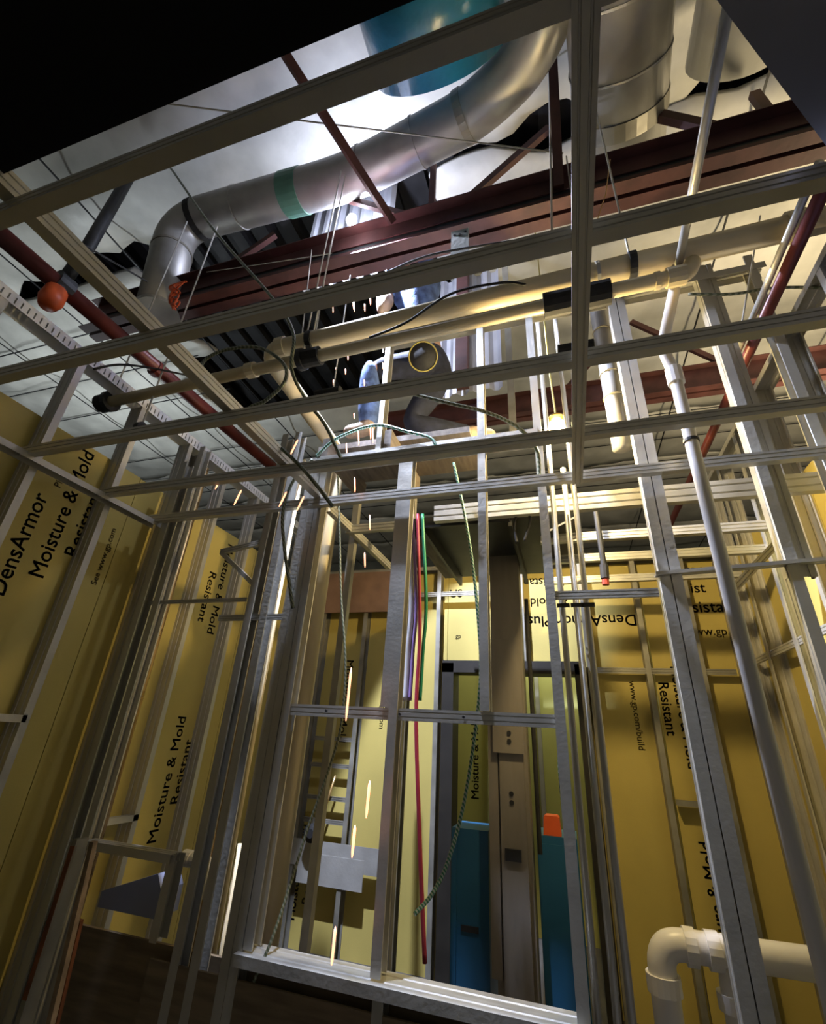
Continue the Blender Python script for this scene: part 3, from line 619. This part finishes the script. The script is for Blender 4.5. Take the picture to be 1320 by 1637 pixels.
# ================================================================== WORK LAMP
lamp = empty('work_lamp', BULB, 'glowing work lamp bulb hanging from a cord behind the joists', 'lamp')
G().ball(BULB+ZV*-.005, .040, 10, (1.2, 1, .85)).build('bulb', GLASSB, lamp, smooth=True)
G().tube([BULB+ZV*.028, BULB+ZV*.036, BULB+ZV*.052, BULB+ZV*.068], [.020, .045, .040, .012], 18).build('socket_cap', BRASS, lamp, smooth=True)
G().tube([BULB+ZV*.06, BULB+Vector((-.01, .0, .35)), BULB+Vector((-.015, 0, 1.9))], .005, 6).build('cord', YELR, lamp)
bpy.data.objects['bulb_light'].location = BULB+Vector((0, -.02, -.06))

# ================================================================== BACK ROOM MACHINE
hood = empty('steel_hood', (-.43, 2.8, 2.46), 'black steel hood plate capping the brown post', 'hood')
hz = 2.5
G().box((-.80, 2.26, hz), (-.06, 3.30, hz+.012)).build('cover_plate', BLACKS, hood)
for x in (-.70, -.22): G().box((x-.01, 2.28, hz-.07), (x+.01, 3.30, hz)).build('side_flange', BLACKS, hood)
G().box((-.80, 2.26, hz-.05), (-.22, 2.275, hz)).build('front_lip', BLACKS, hood)
G().prism([(0, 0), (.2, .10), (.2, .112), (0, .012)], (-.06, 2.5, hz-.04), (-.06, 3.1, hz-.04), XV, ZV).build('side_plate', BLACKS, hood)
G().box((-.80, 2.40, hz-.04), (-.72, 3.2, hz-.002)).build('timber_pad', WOOD, hood)
post = empty('lift_post', (-.33, 2.9, 0), 'tall brown-grey steel post with bolt holes in the back room', 'post')
G().prism([(-.10, 0), (.085, 0), (.085, .14), (.07, .14), (.07, .015), (-.085, .015), (-.085, .14), (-.10, .14)], (-.325, 2.9, 0), (-.325, 2.9, hz-.002), XV, YV).build('post_channel', COLM, post)
G().box((-.39, 2.875, .35), (-.26, 2.899, 1.50)).build('face_plate', COLM, post)
G().box((-.42, 2.855, 1.34), (-.25, 2.874, 1.95)).build('carriage_plate', COLM, post)
G().box((-.45, 2.88, .40), (-.40, 2.899, 1.5)).build('side_rib', COLM, post)
G().tube([(-.20, 2.89, 2.2), (-.20, 2.89, .9)], .012, 8).build('lift_hose', BLACKR, post)
for z in (1.44, 1.40, 1.15, 1.11): G().tube([(-.33, 2.874, z), (-.33, 2.85 if z > 1.3 else 2.87, z)], .012, 10).build('bolt_hole', BLACKS, post)
G().box((-.37, 2.86, .86), (-.29, 2.874, .91)).build('latch', BLACKS, post)
b1 = empty('blue_cabinet', (-.58, 3.05, 0), 'dark blue steel cabinet left of the brown post', 'cabinet')
G().box((-.675, 2.99, .0), (-.475, 3.25, .955)).build('body', BLUEP, b1); G().box((-.62, 2.983, .52), (-.53, 2.992, .545)).build('handle', BLACKS, b1); G().box((-.675, 2.985, .005), (-.645, 2.991, .95)).build('edge_strip', BLUEP, b1)
b2 = empty('blue_cabinet', (-.13, 3.05, 0), 'dark blue steel cabinet right of the brown post', 'cabinet')
G().box((-.22, 2.99, .0), (-.02, 3.25, .965)).build('body', BLUEP, b2); G().box((-.215, 2.986, .03), (-.03, 2.992, .93)).build('door', BLUEP, b2)
q = PY(882, 1322, 3.0); G().prism([(-.045, 0), (.045, 0), (.04, .08), (.03, .088), (-.03, .088), (-.04, .08)], (q.x, 3.0, .966), (q.x, 3.09, .966), XV, ZV).build('orange_block', ORANGE, label='orange plastic block on top of the right blue cabinet', cat='block')

# lower left: rusty edged post and cabinet in the shade
o = empty('corner_post', PX(100, 1637, -1.4), 'dim post with orange rusted edges at lower left', 'post')
for pa, pb2, wdd, m in (((130, 1340), (30, 1660), .05, GALVD), ((118, 1352), (22, 1660), .012, RUST), ((150, 1345), (75, 1660), .02, LEATHER), ((128, 1470), (88, 1640), .014, RUST)):
    a, b = PX(*pa, -1.75), PX(*pb2, -1.75); G().bar(a, b, wdd, .02, (1, 0, 0)).build({GALVD: 'post_web', RUST: 'rusted_edge', LEATHER: 'flange'}[m], m, o)
q0, q1 = PY(170, 1445, 2.25), PY(245, 1390, 2.25)
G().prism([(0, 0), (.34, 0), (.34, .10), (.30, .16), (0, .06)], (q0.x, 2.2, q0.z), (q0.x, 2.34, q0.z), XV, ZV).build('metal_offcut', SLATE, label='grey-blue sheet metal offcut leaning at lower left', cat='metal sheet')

# ================================================================== WELDER
pk = empty('scaffold_plank', (-.8, 2.2, 2.80), 'wooden plank platform the welder kneels on', 'plank')
for y in (2.08, 2.30): G().box((-1.34, y, 2.93), (-.4, y+.19, 2.968)).build('board', WOOD, pk)
for x in (-1.22, -.835): G().box((x-.02, 1.96, 2.81), (x+.02, 2.52, 2.93)).build('bearer', WOOD, pk)
for x in (-1.22, -.835): G().box((x-.02, 2.44, 0), (x+.02, 2.48, 2.81)).build('prop', GALVD, pk)

def skin(name, chains, m, parent, sub=2):
    """chains: list of [(pos, radius), ...]; equal positions are welded"""
    vs = []; rad = []; ed = []; idx = {}
    for ch in chains:
        prev = None
        for p, r in ch:
            key = tuple(round(c, 4) for c in p)
            if key not in idx: idx[key] = len(vs); vs.append(Vector(p)); rad.append(r)
            if prev is not None: ed.append((prev, idx[key]))
            prev = idx[key]
    me = bpy.data.meshes.new(name); org = ORG[parent.name]; me.from_pydata([v-org for v in vs], ed, []); 
    ob = bpy.data.objects.new(name, me); COL.objects.link(ob)
    md = ob.modifiers.new('skin', 'SKIN'); md.use_smooth_shade = True
    for i, sv in enumerate(me.skin_vertices[0].data):
        rr = rad[i]; sv.radius = (rr, rr) if not isinstance(rr, tuple) else rr; sv.use_root = (i == 0)
    sd = ob.modifiers.new('sub', 'SUBSURF'); sd.levels = sub; sd.render_levels = sub
    dg = bpy.context.evaluated_depsgraph_get(); dg.update(); nm = bpy.data.meshes.new_from_object(ob.evaluated_get(dg))
    bpy.data.objects.remove(ob); nm.name = name
    for p in nm.polygons: p.use_smooth = True
    nm.materials.clear(); nm.materials.append(m)
    o = bpy.data.objects.new(name, nm); COL.objects.link(o); o.parent = parent; ORG[o.name] = org
    return o
V = lambda x, y, z: Vector((x, y, z))
per = empty('person', (-.9, 2.25, 2.97), 'crouching welder in denim and tan leather gloves behind the pipes', 'person')
hip = PY(688, 588, 2.30); sp1 = PY(682, 540, 2.26); sp2 = PY(670, 490, 2.20); chest = PY(660, 452, 2.16); neck = PY(642, 428, 2.12); head = PY(630, 405, 2.08)
hl, hr = hip+V(-.07, -.07, -.02), hip+V(.06, .08, -.02)
kl = PY(592, 592, 2.12); al = PY(588, 686, 2.18); tl_ = al+V(-.14, -.06, -.05)
kr = hip+V(-.12, -.02, -.46); ar = hip+V(.28, .10, -.53); tr = ar+V(.14, .02, -.02)
sl, sr_ = chest+V(-.14, -.04, .0), chest+V(.13, .08, .02)
el = PY(609, 500, 2.10); hnl = PY(622, 432, 2.10)
er = PY(675, 400, 2.16); hnr = PY(640, 392, 2.08)
skin('body', [[(hip, .10), (sp1, .095), (sp2, .11), (chest, .115), (neck, .05), (head, .085), (head+V(-.01, -.01, .10), .075)],
              [(hip, .10), (hl, .085), (hl.lerp(kl, .5), .07), (kl, .055), (kl.lerp(al, .35), .056), (al, .038), (tl_, .035)],
              [(hip, .10), (hr, .085), (hr.lerp(kr, .5), .07), (kr, .055), (kr.lerp(ar, .4), .055), (ar, .038), (tr, .035)],
              [(chest, .115), (sl, .06), (sl.lerp(el, .5), .045), (el, .04), (hnl, .028)], [(chest, .115), (sr_, .06), (sr_.lerp(er, .5), .045), (er, .04), (hnr, .028)]], SKINM, per)
skin('trousers', [[(sp1-V(0, 0, .03), .105), (hip, .12)], [(hip, .12), (hl, .105), (hl.lerp(kl, .5), .09), (kl, .072)], [(hip, .12), (hr, .105), (hr.lerp(kr, .5), .09), (kr, .075), (kr.lerp(ar, .4), .07), (ar, .055)]], DENIM_SHADE, per)
skin('trouser_leg', [[(kl.lerp(hl, .12), .078), (kl, .08), (kl.lerp(al, .35), .078), (kl.lerp(al, .7), .075), (al, .065)]], DENIM, per)
skin('jacket', [[(sp1, .12), (sp2, .135), (chest, .14), (neck-V(0, 0, .02), .07)], [(chest, .14), (sl, .082), (sl.lerp(el, .5), .066)], [(chest, .14), (sr_, .082), (sr_.lerp(er, .5), .066), (er, .06), (er.lerp(hnr, .7), .05)]], DENIM, per)
skin('leather_sleeve', [[(sl.lerp(el, .45), .068), (el, .064), (el.lerp(hnl, .6), .054)]], LEATHER, per)
for hn, ee in ((hnl, el), (hnr, er)):
    d = (hn-ee).normalized(); sd_ = d.cross(YV).normalized(); up = sd_.cross(d)
    ch = [[(hn-d*.03, .034), (hn+d*.03, .036), (hn+d*.06, .034)]]
    for k in range(4):
        base = hn+d*.06+sd_*(-.03+.02*k); ch.append([(hn+d*.06, .034), (base+d*.02, .011), (base+d*.05+up*.015, .010), (base+d*(.055+.006*(k in (1, 2)))+up*.045, .009)])
    ch.append([(hn+d*.03, .036), (hn+d*.035-sd_*.045, .013), (hn+d*.065-sd_*.05+up*.02, .011)])
    skin('glove', ch, LEATHER, per, 1)
for an, to in ((al, tl_), (ar, tr)):
    d = (to-an).normalized(); skin('boot', [[(an+(V(0, 0, .1) if an is al else -d*.06), .062), (an, .06), (an.lerp(to, .5), .052), (to, .045)]], LEATHER, per, 2)
hd = head+V(0, 0, .05)
G().ball(hd, .125, 10, (.95, 1.05, 1.15)).build('welding_helmet', HOODB, per, smooth=True)
G().prism([(-.05, -.03), (.05, -.03), (.05, .03), (-.05, .03)], hd+V(-.09, -.10, .02), hd+V(-.115, -.125, .03), V(.7, -.7, 0), ZV).build('visor_window', BLACKS, per)
# round tub beside him
q = PY(676, 570, 2.03)
tub = empty('round_tub', q, 'black round tub with a yellow rim beside the welder', 'tub')
ax_ = V(.15, -.75, -.6).normalized()
G().tube([q-ax_*.08, q-ax_*.02, q+ax_*.0], [.07, .083, .086], 22).build('tub_body', BLACKR, tub, smooth=True)
a_ = ax_.cross(ZV).normalized(); b_ = a_.cross(ax_)
G().tube([q+(a_*math.cos(t)+b_*math.sin(t))*.088 for t in [2*math.pi*i/26 for i in range(26)]], .0045, 6, closed=True).build('tub_rim', YELR, tub, smooth=True)
# white sheet by the welder
a = PY(662, 508, 1.62)
G().prism([(0, 0), (.22, .055), (.23, .075), (.12, .085), (.10, .05), (.01, .015)], (a.x, 1.605, a.z), (a.x+.0, 1.68, a.z+.02), XV, ZV).build('white_offcut', WHITEC, label='white plastic offcut lying on the thick cream pipe', cat='offcut')
# arc
o = empty('welding_arc', ARC, 'dazzling blue-white welding arc above the red girder', 'welding arc')
G().ball(ARC, .038, 8).build('arc_core', ARCM, o, smooth=True); G().ball(ARC2, .03, 8).build('arc_core', ARCM, o, smooth=True)  # second core marks the added near arc
# sparks: their light trails built as solid glowing rods
sp = [(558,435),(566,460),(549,470),(584,415),(600,420),(592,480),(566,490),(532,492),(565,488),(583,492),(553,522),(593,512),(614,508),(566,549),(557,556),(535,560),(556,570),(537,592),(552,594),(533,612),(582,612),(618,618),(592,690),(613,690),(566,665),(573,700),(596,696),(554,720),(350,770),(380,795),(470,715),(452,798),(480,805),(567,775),(591,835),(583,895),(557,1110),(588,1278),(565,1345),(533,1512),(520,470),(574,437),(612,585),(540,625)]
spark_me = None
for k, (px0, py0) in enumerate(sp):
    yy = 2.05 if py0 < 740 else (1.85 if py0 < 900 else 1.80)
    if px0 < 500: yy = 1.6
    ln = {557: 85, 588: 60, 565: 52, 533: 62}.get(px0, 0) if py0 > 1000 else (24 if 680 < py0 < 900 else random.uniform(9, 18))
    if px0 < 500: ln = 24
    dx = ln*(-.5 if px0 < 500 else (.03 if py0 < 1000 else -.10))
    a, b = PY(px0-dx/2, py0-ln/2, yy), PY(px0+dx/2, py0+ln/2, yy)
    rr = .0042 if py0 < 1000 else .0055
    G().tube([a, a.lerp(b, .12), a.lerp(b, .85), b], [rr*.25, rr, rr*.9, rr*.4], 6).build('spark', SPARK, smooth=True,
        label=({557: 'topmost long orange spark, crossing the mid rail', 588: 'second long orange spark down in the window bay', 565: 'third long orange spark down in the window bay', 533: 'lowest long orange spark, just above the sill'}[px0] if py0 > 1000 else ({350: 'leftmost orange spark flying left under the joists', 380: 'second orange spark from the left under the joists', 470: 'uppermost orange spark left, beside the cable', 452: 'orange spark just above the lowest joist, left of the cable', 480: 'small orange spark just right of the cable at the lowest joist'}[px0] if px0 < 500 else 'tiny orange spark raining down from the weld')), cat='spark', group=('sparks in the window bay' if py0 > 1000 else ('sparks flying left' if px0 < 500 else 'sparks below the weld')))
